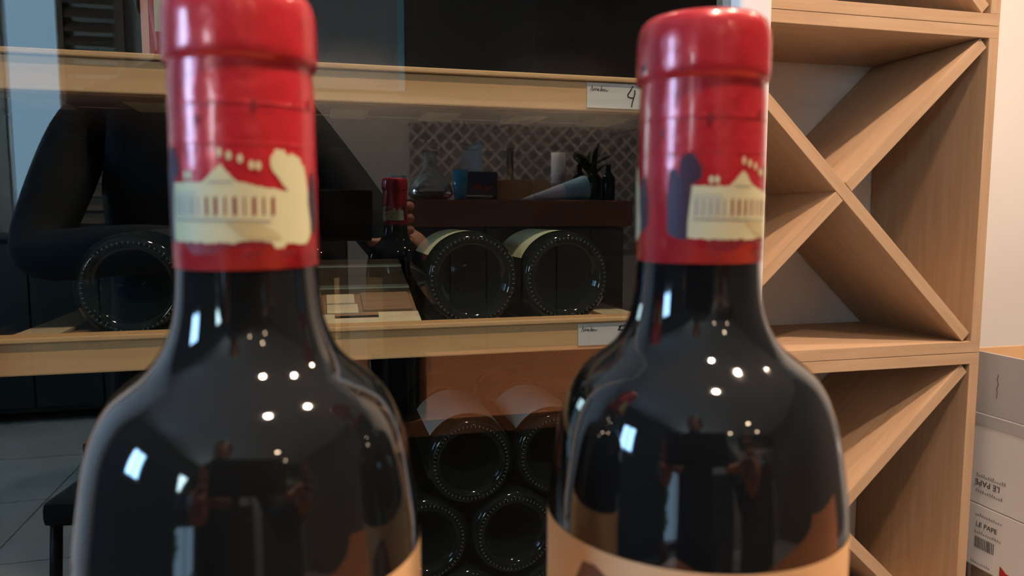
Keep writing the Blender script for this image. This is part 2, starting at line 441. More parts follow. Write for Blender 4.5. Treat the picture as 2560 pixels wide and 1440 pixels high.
box('cross_slat', (.004, .028, .0042), (.030, .048, .0058), 'slat_wood', cr, .0005)
box('cross_slat', (.004, .052, .0042), (.028, .074, .0058), 'slat_wood', cr, .0005)
box('cross_slat', (-.070, .092, .0042), (.080, .100, .0058), 'slat_wood', cr, .0005)
box('cross_slat', (-.070, .160, .0042), (.080, .166, .0058), 'slat_wood', cr, .0005)
def card(px_x0, z0, z1, w_, label, digit, scrib):
    t = thing('shelf_card', label, 'label card', (px_x0, SY+.0015, z0), group='handwritten shelf cards')
    h = z1 - z0
    box('card', (0, -.0006, 0), (w_, 0, h), 'paper', t)
    o = (0, -.0006, 0)
    ribbon('handwriting', scrib, .0006, 'faint_ink', t, o, (1, 0, 0), (0, 0, 1), (0, -1, 0))
    ribbon('number', digit, .0011, 'ink', t, o, (1, 0, 0), (0, 0, 1), (0, -1, 0))
def scrib(x, z, s):
    P = [[(0, 0), (.9, 2.6), (1.3, 0.2), (2.2, 1.6), (2.4, .4), (3.2, 1.5), (3.6, .3)], [(3.7, 1.0), (4.6, 1.2), (4.3, .3), (3.9, .9), (4.6, .2)],
         [(5.2, .2), (6.2, 2.6), (5.6, .3), (6.6, 1.3), (6.3, .2), (7.4, 1.2), (7.2, .1), (8.2, 1.0), (8.6, .1), (9.6, .7)]]
    return [[(x+a*s, z+b*s) for a, b in st] for st in P]
four = [[(.0405, .0185), (.0385, .0150), (.0362, .0118), (.0364, .0098), (.0385, .0092), (.0412, .0090)],
        [(.0424, .0155), (.0424, .0125), (.0412, .0085), (.0402, .0050), (.0396, .0018)]]
five = [[(.0460, .0155), (.0395, .0158), (.0372, .0150), (.0385, .0142), (.0365, .0125), (.0420, .0118), (.0452, .0100), (.0448, .0070), (.0400, .0055)]]
card(.2160, Z4-.0254, Z4-.0050, .066, 'white card handwritten with 4 on the upper shelf front', four, scrib(.003, .0135, .0016))
card(.2100, Z5-.0242, Z5-.0056, .066, 'white card handwritten with 5 on the lower shelf front', five, scrib(.003, .0120, .0015))

# ------------------------------------------------------------------ bottles lying in the fridge
def lying_bottle(label, x, y, z, r, ring, lab=None, group=None, dots=True, L=.29, roll=0.0, matn='green_glass', neck=True):
    t = thing('wine_bottle', label, 'bottle', (x, y, z), (-math.pi/2, 0, 0), group)      # local +z -> world +y
    prof = [(0, .045), (.004, .043), (.012, .030), (.021, .013), (ring-.006, .003), (ring-.002, .0), (ring+.001, .0), (r-.001, .004), (r, .008), (r, .19)]
    for k in range(1, 9):
        a = k/8*math.pi/2
        prof.append((r-(r-.0145)*math.sin(a)**1.0*(k/8)**.6, .19+.05*(k/8)))
    prof += [(.0140, .27), (.0140, L-.012), (.0155, L-.011), (.0155, L-.002), (.012, L), (0, L)]
    lathe('glass', prof, matn, t, 56)
    if dots:
        bm = bmesh.new()
        N = 56
        for k in range(N):
            a = 2*math.pi*k/N; c = Vector((ring*math.cos(a), ring*math.sin(a), -.0002))
            mtx = Matrix.Translation(c) @ Matrix.Rotation(a, 4, 'Z') @ Matrix.Diagonal((.0015, .0007, .0013, 1))
            bmesh.ops.create_icosphere(bm, subdivisions=1, radius=1, matrix=mtx)
        d = finish(bm, 'base_knurling', 'knurl_glass', t, smooth=True); d['kind'] = 'stuff'
    if lab:
        z0, z1, a0, a1, mm = lab
        lathe('label', [(r+.0004, z0), (r+.0004, z1)], mm, t, 40, a0=a0, a1=a1)
    return t
# local angle: 0 = +x, local y -> world -z, so the top of the bottle is at -90 degrees
T = -math.pi/2
lying_bottle('dark wine bottle lying alone on the left of the lower shelf', -.139, .607, Z5-.0085+.0410, .0410, .0335, (.055, .14, T-.9, T+.5, 'label_grey'), 'bottles on the lower fridge shelf')
b1 = lying_bottle('dark bottle with knurled base beside the cradle board, pale green label', .1245, .612, Z5-.0085+.0405, .0405, .0352, (.020, .105, T-1.05, T+.55, 'label_green'), 'bottles on the lower fridge shelf')
b2 = lying_bottle('dark bottle with knurled base, last on the lower shelf by the card', .2085, .612, Z5-.0085+.0405, .0405, .0345, (.018, .110, T-1.15, T+.6, 'label_green'), 'bottles on the lower fridge shelf')
zr = Z3 - .0085 + .040
rows = [(0, [.0436, .1236, .2036, .2836]), (1, [.0836, .1636, .2436]), (2, [.1236, .2036])]
names = {(2, 0): 'top bottle of the dim stack, white label above its base', (2, 1): 'top bottle of the dim stack nearest the right bottle, pale label',
         (1, 0): 'middle row bottle of the dim stack beside the left bottle shoulder', (1, 1): 'middle row bottle at the centre of the dim stack', (1, 2): 'middle row bottle of the dim stack hidden mostly behind the right bottle',
         (0, 0): 'bottom row bottle of the dim stack furthest towards the left bottle', (0, 1): 'bottom row bottle second from the left in the dim stack', (0, 2): 'bottom row bottle third from the left in the dim stack', (0, 3): 'bottom row bottle against the right fridge wall'}
for row, xs in rows:
    for i, x in enumerate(xs):
        lying_bottle(names[(row, i)], x, .620+.003*((i+row) % 2), zr + row*.0693, .0398, .0325, (.018, .11, T-1.0, T+.9, 'paper') if row == 2 else None, 'stacked bottles at the bottom of the fridge')

# things standing on the upper shelf
rb = thing('wine_carton', 'red gift carton with pink edge and pale green label on upper shelf', 'carton', (-.130, .640, Z4-.0085))
box('body', (.006, 0, 0), (.09, .085, .32), 'box_red', rb, .001)
box('edge_strip', (0, 0, 0), (.0058, .085, .32), 'box_pink', rb, .001)
box('label', (.010, -.0006, .036), (.060, 0, .16), 'pale_green_label', rb)
ribbon('label_line', [[(.010, .075), (.060, .073)]], .0012, 'ink', rb, (0, -.0007, 0), (1, 0, 0), (0, 0, 1), (0, -1, 0))

# ------------------------------------------------------------------ X wine rack
RY0, RY1 = .935, 1.168
RXr = 1.007; P_ = .5014; W_ = .522; TH = .018
ZS = [HZ-.215-.5014, HZ-.215, HZ+.2864, HZ+.2864+.5014]     # seams between the cubes
def cube(z0, label):
    x1 = RXr; x0 = RXr - W_
    t = thing('wine_rack', label, 'wine rack', ((x0+x1)/2, RY0, z0), group='stacked oak rack cubes')
    h = W_/2; D = RY1-RY0; g = .0004
    box('bottom_board', (-h, 0, g), (h, D, TH), 'rack_wood', t, .0006)
    box('top_board', (-h, 0, P_-TH), (h, D, P_-g), 'rack_wood', t, .0006)
    box('side_board', (-h, 0, TH), (-h+TH, D, P_-TH), 'rack_wood_z', t, .0006)
    box('side_board', (h-TH, 0, TH), (h, D, P_-TH), 'rack_wood_z', t, .0006)
    wi = W_-2*TH; hi = P_-2*TH; L = math.hypot(wi, hi) - .020; A = math.atan2(hi, wi)
    # the two crossing boards, the falling one runs through, the rising one is halved around it
    box('cross_board', (-L/2, .003, -TH/2), (L/2, D-.001, TH/2), 'rack_wood', t, .0006, loc=(0, 0, P_/2), rot=(0, A, 0))
    box('cross_board', (-L/2, .003, -TH/2), (-TH/2-.001, D-.001, TH/2), 'rack_wood', t, .0006, loc=(0, 0, P_/2), rot=(0, -A, 0))
    box('cross_board', (TH/2+.001, .003, -TH/2), (L/2, D-.001, TH/2), 'rack_wood', t, .0006, loc=(0, 0, P_/2), rot=(0, -A, 0))
cube(ZS[0], 'lower oak rack cube beside the white cartons')
cube(ZS[1], 'middle oak rack cube with crossed boards, fully framed')
cube(ZS[2], 'upper oak rack cube cut by the top edge')
base = thing('rack_plinth', 'oak plinth under the rack cubes near the floor', 'plinth', (RXr-W_/2, RY0, 0))
box('board', (-W_/2, .02, 0), (W_/2, RY1-RY0, ZS[0]-.002), 'rack_wood', base, .001)

# ------------------------------------------------------------------ cartons on the far right
CX, CY1 = 1.037, .973
def text(name, s, size, m, parent, loc, rot):
    c = bpy.data.curves.new(name, 'FONT'); c.body = s; c.size = size; c.align_x = 'LEFT'; c.extrude = .0001
    c.materials.append(MAT[m])
    o = bpy.data.objects.new(name, c); COL.objects.link(o)
    me = bpy.data.meshes.new_from_object(o.evaluated_get(bpy.context.evaluated_depsgraph_get()))
    bpy.data.objects.remove(o); bpy.data.curves.remove(c)
    me.materials.clear()
    return link(me, name, m, parent, loc, rot)
zt = HZ - .319; zm = HZ - .472; zb = HZ - .578
c1 = thing('wine_carton', 'white wine carton with raised grey flap, upside-down print, on top', 'carton', (CX, CY1, zm))
Hc = zt - zm
box('body', (0, -.26, .0008), (.34, 0, Hc), 'carton_white', c1, .0015)
fl = box('flap', (0, -.26, Hc), (.003, -.001, Hc+.100), 'carton_grey', c1, .0006)
box('flap_band', (-.0006, -.26, Hc-.020), (-.0001, 0, Hc-.002), 'carton_grey', c1)
box('flap', (.004, -.006, Hc), (.338, -.002, Hc+.104), 'kraft', c1, .0006)
ribbon('pen_mark', [[(.048, Hc+.068), (.046, Hc+.060), (.049, Hc+.052), (.046, Hc+.045), (.048, Hc+.038), (.047, Hc+.030)]], .0009, 'ink', c1, (-.0004, 0, 0), (0, -1, 0), (0, 0, 1), (-1, 0, 0))
LR = (math.pi/2, 0, -math.pi/2)              # faces -x, reads along -y
UR = (math.pi/2, math.pi, -math.pi/2)
def face_text(parent, s, size, y, z, upside=False, m='ink'):
    mt = Matrix(((0, 0, -1), (-1, 0, 0), (0, 1, 0)))
    if upside: mt = mt @ Matrix.Rotation(math.pi, 3, 'Z')
    o = text('lettering', s, size, m, parent, (-.0008, y, z), mt.to_euler())
def small_print(parent, y, z, n, h):
    random.seed(int(1000*z)); st = []; u = y
    for k in range(n):
        q = random.uniform(.4, 1.0)*h; st.append([(u, z), (u+.0012, z+q), (u+.0026, z+.1*h)]); u += .0042
    ribbon('small_print', st, .0009, 'faint_ink', parent, (-.0004, 0, 0), (0, -1, 0), (0, 0, 1), (-1, 0, 0))
small_print(c1, .020, .046, 13, .007); small_print(c1, .020, .020, 12, .006)
face_text(c1, 'LE PAPE', .0135, -.064, .042, True)
c2 = thing('wine_carton', 'flat white wine carton with barcode and red mark, under the open one', 'carton', (CX, CY1, zb))
box('body', (0, -.26, 0), (.34, 0, zm-zb), 'carton_white', c2, .0015)
small_print(c2, .022, .087, 12, .006); small_print(c2, .022, .058, 12, .005); small_print(c2, .018, .006, 9, .005)
face_text(c2, 'LE PAPE', .0115, -.024, .070)
bars = []
yy = .024
for k in range(14):
    wd = random.choice((.0008, .0014, .0020)); bars.append([(yy+wd/2, .034), (yy+wd/2, .052)]); yy += wd + .0011
bc = ribbon('barcode', bars, .0013, 'ink', c2, (-.0004, 0, 0), (0, -1, 0), (0, 0, 1), (-1, 0, 0))
bm = bmesh.new(); bm.faces.new([bm.verts.new(p) for p in ((-.0006, -.072, .006), (-.0006, -.120, .006), (-.0006, -.120, .016), (-.0006, -.084, .014), (-.0006, -.072, .022))])
finish(bm, 'red_mark', 'red_print', c2)
cb = thing('wooden_crate', 'dim wooden crate under the white cartons on the right', 'crate', (CX, CY1, 0))
for k in range(4):
    box('plank', (.01, -.25, .01+k*(zb-.01)/4), (.026, -.01, .01+(k+1)*(zb-.01)/4-.008), 'rack_wood', cb, .001)
    box('plank', (.31, -.25, .01+k*(zb-.01)/4), (.326, -.01, .01+(k+1)*(zb-.01)/4-.008), 'rack_wood', cb, .001)
box('top_plank', (.01, -.25, zb-.010), (.326, -.01, zb-.0005), 'rack_wood', cb, .001)
for xx in (.027, .280):
    for yy in (-.25, -.04): box('corner_post', (xx, yy, 0), (xx+.03, yy+.03, zb-.011), 'rack_wood', cb, .001)

# ------------------------------------------------------------------ the two bottles on the table
TT = HZ - .253                          # table top
PROF = [(0, .022), (.012, .020), (.026, .006), (.031, .0006), (.034, .0002), (.0362, .003), (.0370, .008), (.0370, .014), (.0370, .100), (.0370, .168), (.0370, .174), (.03695, .179), (.0367, .184), (.0361, .189), (.0354, .194),
        (.0346, .199), (.0335, .2039), (.0322, .2078), (.0305, .2112), (.0288, .2137), (.0268, .2158), (.0244, .2178), (.0221, .2196), (.0202, .2215), (.0187, .2236), (.0174, .2262), (.0164, .229), (.0156, .2325), (.0151, .237), (.0148, .242), (.0147, .247), (.0147, .252), (.0146, .262), (.0145, .284), (.0135, .2985), (0, .2995)]
CAPH = .0145
def dense(p, n=4):
    """centripetal-like smoothing of a profile so that highlights run smoothly"""
    out = []
    for i in range(len(p)-1):
        a = Vector(p[max(i-1, 0)]); b = Vector(p[i]); c = Vector(p[i+1]); d = Vector(p[min(i+2, len(p)-1)])
        L = (c-b).length
        tb = (c-a); tb = tb.normalized()*L if tb.length > 1e-9 else (c-b)
        tc_ = (d-b); tc_ = tc_.normalized()*L if tc_.length > 1e-9 else (c-b)
        for k in range(n):
            t = k/n; q = b*(2*t**3-3*t*t+1) + tb*(t**3-2*t*t+t) + c*(-2*t**3+3*t*t) + tc_*(t**3-t*t)
            out.append((max(q.x, 0), q.y))
    out.append(p[-1]); return out
def wrap(name, cols, r, m, parent, n=1, doff=0.0):
    """a print on the capsule: cols = [(angle_deg, z_low, z_high), ...]; angle 0 faces -y local, positive to the right seen from the front"""
    bm = bmesh.new(); prev = None
    for a, lo, hi in cols:
        th = R(a) - math.pi/2
        cur = [bm.verts.new((r*math.cos(th), r*math.sin(th), z)) for z in (lo, hi)]
        if prev: bm.faces.new((prev[0], cur[0], cur[1], prev[1]))
        prev = cur
    return finish(bm, name, m, parent, smooth=True)
def lerp_cols(keys, step=2.0):
    out = []
    for (a0, l0, h0), (a1, l1, h1) in zip(keys, keys[1:]):
        n = max(1, int(abs(a1-a0)/step))
        for k in range(n): t = k/n; out.append((a0+(a1-a0)*t, l0+(l1-l0)*t, h0+(h1-h0)*t))
    out.append(keys[-1]); return out

CB = .242                                 # capsule lower edge above the bottle's base
def front_bottle(label, X, Z, ped, label_ang, extra_mark):
    """X, Z: metres right of / ahead of the lens"""
    x = X*math.cos(PSI) + Z*math.sin(PSI); y = -X*math.sin(PSI) + Z*math.cos(PSI)
    face = math.atan2(x, y)               # local -y looks at the camera
    t = thing('wine_bottle', label, 'bottle', (x, y, TT), (0, 0, -face), 'bottles on the table')
    lathe('glass', [q for q in dense(PROF)], 'wine_glass', t, 160)
    c = lathe('capsule', [(.0149, CB), (.01515, CB+.0004), (.01512, CB+.020), (.01500, .2800), (.0147, .2842), (.0147, .2845), (.0156, .2849), (.01585, .2858), (.01590, .2875), (.01585, .2935), (.0156, .2962), (.0149, .2984), (.0138, .2994), (.0132, .2992), (.0126, .2996), (.006, .3001), (0, .3001)], 'capsule_red', t, 128)
    rp = .01528
    for off in (0, 180):
        p = ped + off
        # lit ground, building and big tree: one cream silhouette
        body = lerp_cols([(p-49, CB+.0060, CB+.0095), (p-46, CB+.0058, CB+.0178), (p-14, CB+.0056, CB+.0178), (p-10, CB+.0056, CB+.0188), (p-1, CB+.0056, CB+.0212), (p+1, CB+.0056, CB+.0212), (p+9, CB+.0056, CB+.0186), (p+13, CB+.0056, CB+.0178),
                          (p+20, CB+.0060, CB+.0174), (p+36, CB+.0058, CB+.0166), (p+39, CB+.0044, CB+.0166), (p+46, CB+.0044, CB+.0162), (p+48, CB+.0054, CB+.0162), (p+54, CB+.0052, CB+.0165), (p+62, CB+.0050, CB+.0170), (p+68, CB+.0052, CB+.0165), (p+73, CB+.0060, CB+.0130), (p+76, CB+.0072, CB+.0105)])
        body = [(a, lo + random.uniform(-.00025, .00025), hi + (random.uniform(-.0008, .0008) if a > p+56 else random.uniform(-.00015, .00015))) for a, lo, hi in body]
        pr = wrap('chateau_print', body, rp, 'print_cream', c)
        crown = lerp_cols([(p+37, CB+.0212, CB+.0222), (p+39, CB+.0198, CB+.0238), (p+44, CB+.0184, CB+.0248), (p+50, CB+.0166, CB+.0246), (p+56, CB+.0146, CB+.0234), (p+62, CB+.0140, CB+.0231), (p+68, CB+.0130, CB+.0214), (p+73, CB+.0120, CB+.0165)])
        wrap('tree_print', [(a, lo + random.uniform(-.0003, .0003), hi + random.uniform(-.0011, .0007)) for a, lo, hi in crown], rp+.00002, 'print_cream', c)
        wrap('stair_print', lerp_cols([(p+4, CB+.0092, CB+.0096), (p+16, CB+.0066, CB+.0100), (p+26, CB+.0064, CB+.0098), (p+40, CB+.0062, CB+.0078), (p+44, CB+.0062, CB+.0066)]), rp+.00006, 'print_tan', pr)
        wrap('shade_print', lerp_cols([(p-44, CB+.0112, CB+.0160), (p-20, CB+.0112, CB+.0160)]), rp+.00004, 'print_grey', pr)
        pr['label'] = 'cream chateau drawing on the red capsule'
        for a in [-42, -36, -30, -24, -18, -11, -4, 3, 10, 17, 24, 31, 38]:
            q = random.uniform(.6, 1.5); wrap('window_print', [(p+a-.9*q, CB+.0108, CB+.0146), (p+a+.9*q, CB+.0114, CB+.0150)], rp+.00006, 'print_maroon' if a > -12 else 'label_grey', pr)
        wrap('ledge_print', lerp_cols([(p-44, CB+.0101, CB+.0105), (p+36, CB+.0097, CB+.0101)]), rp+.00006, 'label_grey', pr)
        wrap('gable_line', lerp_cols([(p-9, CB+.0176, CB+.0179), (p+9, CB+.0176, CB+.0179)]), rp+.00006, 'label_grey', pr)
        for a, z in ((0, .0236), (7, .0230), (15, .0224), (23, .0212), (28, .0211), (-30, .0192), (-25, .0192)):
            wrap('finial_print', [(p+a-2.0, CB+z-.0004, CB+z+.0004), (p+a-.8, CB+z-.0009, CB+z+.0009), (p+a+.8, CB+z-.0009, CB+z+.0009), (p+a+2.0, CB+z-.0004, CB+z+.0004)], rp, 'print_cream', c)
        # dark trees at the left and shaded ground
        wrap('tree_print', lerp_cols([(p-68, CB+.0080, CB+.0150), (p-66, CB+.0068, CB+.0215), (p-60, CB+.0060, CB+.0218), (p-56, CB+.0056, CB+.0190), (p-50, CB+.0056, CB+.0182), (p-47, CB+.0058, CB+.0180)]), rp-.00004, 'print_dark', c)
        wrap('tree_print', lerp_cols([(p-57, CB+.0185, CB+.0235), (p-52, CB+.0180, CB+.0250), (p-46, CB+.0182, CB+.0252), (p-41, CB+.0190, CB+.0235), (p-38, CB+.0200, CB+.0215)]), rp-.00003, 'print_dark', c)
        wrap('tree_print', lerp_cols([(p+74, CB+.0100, CB+.0150), (p+78, CB+.0070, CB+.0200), (p+84, CB+.0075, CB+.0205), (p+89, CB+.0090, CB+.0150)]), rp-.00004, 'print_dark', c)
        wrap('ground_print', lerp_cols([(p-34, CB+.0050, CB+.0060), (p-26, CB+.0032, CB+.0060), (p-8, CB+.0032, CB+.0060), (p+4, CB+.0046, CB+.0064), (p+24, CB+.0050, CB+.0064), (p+46, CB+.0048, CB+.0056)]), rp-.00005, 'print_maroon', c)
        for a in (14, 42):
            wrap('ground_print', lerp_cols([(p+a, CB+.0024, CB+.0030), (p+a+15, CB+.0034, CB+.0042)]), rp, 'print_maroon', c)
    # small faint marks stamped on the upper capsule
    for a, z in ((8, CB+.0330), (-35, CB+.030), (60, CB+.0345)):
        wrap('stamp_print', lerp_cols([(a-2.2, z-.0010, z+.0008), (a+2.2, z-.0008, z+.0011)], 1.0), rp, 'print_maroon', c)
    for a, z in extra_mark:
        wrap('stamp_print', lerp_cols([(a-4, z-.0008, z), (a, z-.0012, z+.0010), (a+4, z-.0003, z+.0014)], 1.0), .01590, 'print_dark', c)
    # fold lines of the capsule
    for z in (CB+.0255, CB+.0335):
        lathe('fold_line', [(.01512, z-.0002), (.01522, z), (.01512, z+.0002)], 'capsule_red', c, 96)
    la = lathe('label', [(.03712, .085), (.03712, .1788)], 'label_cream', t, 120, a0=-math.pi/2+R(label_ang)-R(120), a1=-math.pi/2+R(label_ang)+R(120))
    return t, la
LB, la1 = front_bottle('red-capped wine bottle on the left, two lamp glints on its shoulder', -.0585, .1639, -18.3, 0, ())
RB, la2 = front_bottle('red-capped wine bottle on the right, cream label showing below', .0463, .1843, 39.7, 0, ((-58, .2876),))
for (la, ang) in ((la2, -36),):
    # a brown engraved picture at the top of the label and the tops of its lettering
    wrap('label_picture', lerp_cols([(ang-22, .150, .151), (ang-4, .150, .1745), (ang+2, .150, .1750), (ang+12, .150, .1715), (ang+22, .150, .1640)]), .03718, 'label_brown', la)
    wrap('label_picture', lerp_cols([(ang-2, .153, .1715), (ang+6, .153, .1715)]), .03724, 'label_grey', la)
    for k, a in enumerate((12, 15.2, 17.5, 20.2, 23.5)):
        wrap('label_letter', [(a-.5, .166, .1705), (a+.5, .166, .1705)], .03718, 'label_brown', la)
        wrap('label_letter', [(a-.5, .1698, .1706), (a+1.4, .1698, .1706)], .03719, 'label_brown', la)

# table
tb = thing('tasting_table', 'orange-brown wooden table carrying the two front bottles', 'table', (0, 0, 0))
for k in range(5):
    ya = -.26 + k*.092
    box('plank', (-.263, ya, TT-.022), (.95, ya+.0912, TT-.0002), 'table_wood', tb, .0015)
for lx in (-.24, .88):
    for ly in (-.23, .13): box('leg', (lx, ly, 0), (lx+.05, ly+.05, TT-.023), 'table_wood', tb, .003)
box('apron', (-.19, .02, TT-.09), (.88, .04, TT-.023), 'dark_panel', tb, .002)  # coloured dark to stand in for the shade below the table top
box('added_dark_board', (-.19, -.225, .22), (.88, -.205, TT-.023), 'dark_panel', tb, .002)  # added board, keeps the space under the table dark in the mirror
# bottle standing behind the carton, on the crate of cartons' neighbour
PB = [(0, .02), (.026, .004), (.034, .0), (.0395, .004), (.040, .01), (.040, .175), (.0385, .188), (.033, .205), (.024, .222), (.017, .236), (.0145, .25), (.0142, .285), (.0152, .286), (.0152, .295), (.012, .298), (0, .298)]
zs_ = HZ - .290 - .0402
st = thing('bottle_stand', 'pale box stand wedged between the rack and the cartons', 'stand', (1.10, 1.05, 0))
box('top', (-.045, -.062, zs_-.012), (.27, .10, zs_), 'carton_grey', st, .001)
box('panel', (-.043, -.060, 0), (-.030, .098, zs_-.012), 'carton_grey', st, .001)
box('panel', (.255, -.060, 0), (.268, .098, zs_-.012), 'carton_grey', st, .001)
bt = thing('wine_bottle', 'dark green bottle peeping out between the rack and the cartons', 'bottle', (1.097, 1.045, zs_+.0402), (0, math.pi/2, 0))
lathe('glass', dense(PB), 'green_glass', bt, 64)
lathe('label', [(.0402, .06), (.0402, .145)], 'paper', bt, 64)

# ------------------------------------------------------------------ bar counter and what stands on it (seen in the glass)
BY = -1.90                                   # front face of the bar
bar = thing('bar_counter', 'dark brown bar counter mirrored in the fridge glass', 'counter', (0, BY, 0))
VZ = 1.1 - BY
BT = HZ + .066
box('top_board', (.33, -.80, BT-.11), (1.30, .04, BT), 'bar_wood', bar, .004)
for k in range(6):
    box('front_plank', (.36+k*.152, .0, .02), (.36+k*.152+.148, .02, BT-.112), 'dark_panel', bar, .002)
box('carcass', (.36, -.58, 0), (1.27, -.001, BT-.112), 'dark_panel', bar)
def bx_(px, dy=0):       # x on the bar for a column of the mirrored picture, depth offset dy
    return math.tan(math.atan((px-1280)/F_PX) + PSI)*(VZ - dy)
def bz(py): return HZ + (530-py)/F_PX*VZ*1.0
S = VZ/F_PX
# decanter
dc = thing('decanter', 'round clear glass decanter with amber wine on the bar', 'decanter', (bx_(1088), BY-.12, BT))
lathe('bowl', dense([(0, .002), (.05, .001), (.085, .010), (.095, .035), (.080, .075), (.050, .110), (.028, .140), (.022, .165), (.030, .200), (.032, .202), (.024, .166), (.030, .141), (.052, .108), (.078, .074), (.090, .035), (.080, .013), (0, .006)], 3), 'clear_glass', dc, 48)
lathe('wine', [(0, .007), (.076, .013), (.084, .030), (.084, .036), (0, .036)], 'orange_brown', dc, 40)
bg = thing('blue_tumbler', 'blue glass tumbler right of the decanter on the bar', 'glass', (bx_(1152), BY-.0, BT))
lathe('glass', [(0, 0), (.026, 0), (.032, .12), (.030, .12), (.025, .006), (0, .006)], 'blue_glass', bg, 32)
nb = thing('navy_box', 'navy carton with red print on the bar behind the tumbler', 'box', (bx_(1200, -.2), BY-.22, BT))
box('body', (-.07, -.06, 0), (.07, .06, .125), 'box_navy', nb, .002)
ribbon('red_print', [[(-.04, .05), (-.01, .07), (.0, .04)], [(.02, .05), (.05, .06)]], .012, 'red_print', nb, (0, .0605, 0), (1, 0, 0), (0, 0, 1), (0, 1, 0))
nk = thing('paper_napkin', 'folded white paper napkin standing on the navy box', 'napkin', (bx_(1182, -.2), BY-.22, BT+.125))
bm = bmesh.new()
for sgn in (-1, 1):
    a = [(-.050, sgn*.016, 0), (.044, sgn*.018, 0), (.050, 0, .135), (.010, 0, .132), (-.055, 0, .060)]
    bm.faces.new([bm.verts.new(p) for p in a])
finish(bm, 'folded_sheet', 'napkin', nk)
pl = thing('white_plate', 'white plate at the front of the bar by the tumbler', 'plate', (bx_(1198), BY-.04+.0, BT))
lathe('plate', [(0, .002), (.05, .002), (.078, .014), (.080, .016), (.078, .018), (.05, .006), (0, .006)], 'napkin', pl, 40, (0, -.05, 0))
tbx = thing('brown_box', 'plain tan carton on the bar behind the paper cone', 'box', (bx_(1318, -.15), BY-.29, BT))
box('body', (-.12, -.08, 0), (.12, .08, .095), 'kraft', tbx, .002)
cn = thing('paper_cone', 'large white and blue rolled paper cone lying on the bar', 'paper roll', (bx_(1330), BY-.03, BT))
lathe('white_sheet', [(.001, 0), (.036, .20)], 'napkin', cn, 40, (-.03, -.06, .003), (0, R(79.7), 0))
lathe('blue_end', [(.036, .20), (.0545, .300), (.052, .308), (.040, .314), (.0, .316)], 'paper_blue', cn, 40, (-.03, -.06, .003), (0, R(79.7), 0))
cn.children[0].data.transform(Matrix.Identity(4))
vs = thing('slim_vase', 'slim clear glass tube standing on the bar', 'vase', (bx_(1275, -.3), BY-.30, BT))
lathe('tube', [(0, 0), (.016, 0), (.016, .24), (.013, .24), (.013, .008), (0, .008)], 'clear_glass', vs, 24)
pr_ = thing('paper_roll', 'upright white paper roll on the bar', 'paper roll', (bx_(1396, -.35), BY-.36, BT))
lathe('roll', [(0, 0), (.034, 0), (.034, .23), (.012, .23), (.012, .20), (0, .20)], 'metal_white', pr_, 32)
pp = thing('paper_sheet_stand', 'white folded card left of the decanter on the bar', 'card', (bx_(1000), BY-.10, BT))
prism('card', [(-.045, 0), (.045, 0), (.040, .100), (-.036, .105)], -.004, .004, 'napkin', pp)
for k, (px, lab) in enumerate(((1450, 'dark bottle on the bar nearest the paper roll'), (1487, 'dark bottle on the bar in the middle of three'), (1522, 'dark bottle at the right end of the bar'))):
    bo = thing('bar_bottle', lab, 'bottle', (bx_(px, -.42), BY-.44, BT), group='dark bottles at the end of the bar')
    lathe('glass', [(p[0]*.85, p[1]*.62) for p in PB], 'green_glass', bo, 32)
pt = thing('potted_plant', 'dark leafy potted plant above the bar bottles', 'plant', (bx_(1486, -.6), BY-.68, BT))
lathe('pot', [(0, 0), (.04, 0), (.055, .11), (.050, .11), (.045, .095), (0, .095)], 'pot_clay', pt, 32)
lm = None
for k in range(26):
    a = random.uniform(0, 2*math.pi); e = random.uniform(.5, 1.35); L = random.uniform(.10, .19)
    bm = bmesh.new()
    pts = [(0, 0, 0), (.018, L*.5, .004), (0, L, -.012), (-.018, L*.5, .004)]
    vv = [bm.verts.new(p) for p in pts]; bm.faces.new((vv[0], vv[1], vv[2])); bm.faces.new((vv[0], vv[2], vv[3]))
    finish(bm, 'leaf', 'leaf', pt, (0, 0, .10 + .1*random.random()), (e, 0, a))

# a side bench left of the bar with papers (behind the phone in the mirror)
sb = thing('side_cabinet', 'low dark side cabinet left of the bar in the reflection', 'cabinet', (-.30, -2.6, 0))
box('body', (-.35, -.25, .05), (.42, .25, 1.20), 'dark_panel', sb, .004)
box('door', (-.34, .251, .08), (.03, .266, 1.16), 'brown_panel', sb, .003)
box('door', (.04, .251, .08), (.41, .266, 1.16), 'brown_panel', sb, .003)
for k in (-.30, .36):
    for q in (-.2, .2): box('foot', (k-.02, q-.02, 0), (k+.02, q+.02, .05), 'metal_black', sb)
ps = thing('paper_stack', 'stack of white papers on the side cabinet', 'papers', (-.02, -2.45, 1.20))
for k in range(4): box('sheet', (-.12+.006*k, -.09, .008*k+.0004), (.10+.004*k, .09, .008*(k+1)-.001), 'napkin', ps)
oc = thing('orange_box', 'small orange-brown box on the side cabinet', 'box', (.06, -2.70, 1.20))
box('body', (-.06, -.05, 0), (.05, .05, .15), 'orange_brown', oc, .003)
box('lid', (-.062, -.052, .15), (.052, .052, .17), 'orange_brown', oc, .003)

db = thing('added_sideboard', 'dark cabinet added to darken the left of the reflection', 'added_sideboard', (-1.55, -3.70, 0))  # made-up furniture, put in so the left of the reflection stays dark
box('body', (-.70, -.28, .06), (.70, .22, 1.02), 'teal_dark', db, .004)
box('top', (-.72, -.28, 1.0205), (.72, .25, 1.05), 'teal_dark', db, .004)
for k in range(4): box('door', (-.69+k*.347, .2205, .09), (-.69+k*.347+.337, .238, 1.0), 'teal_dark', db, .003)
for k in (-.64, .64):
    for q in (-.22, .16): box('foot', (k-.03, q-.03, 0), (k+.03, q+.03, .06), 'metal_black', db)
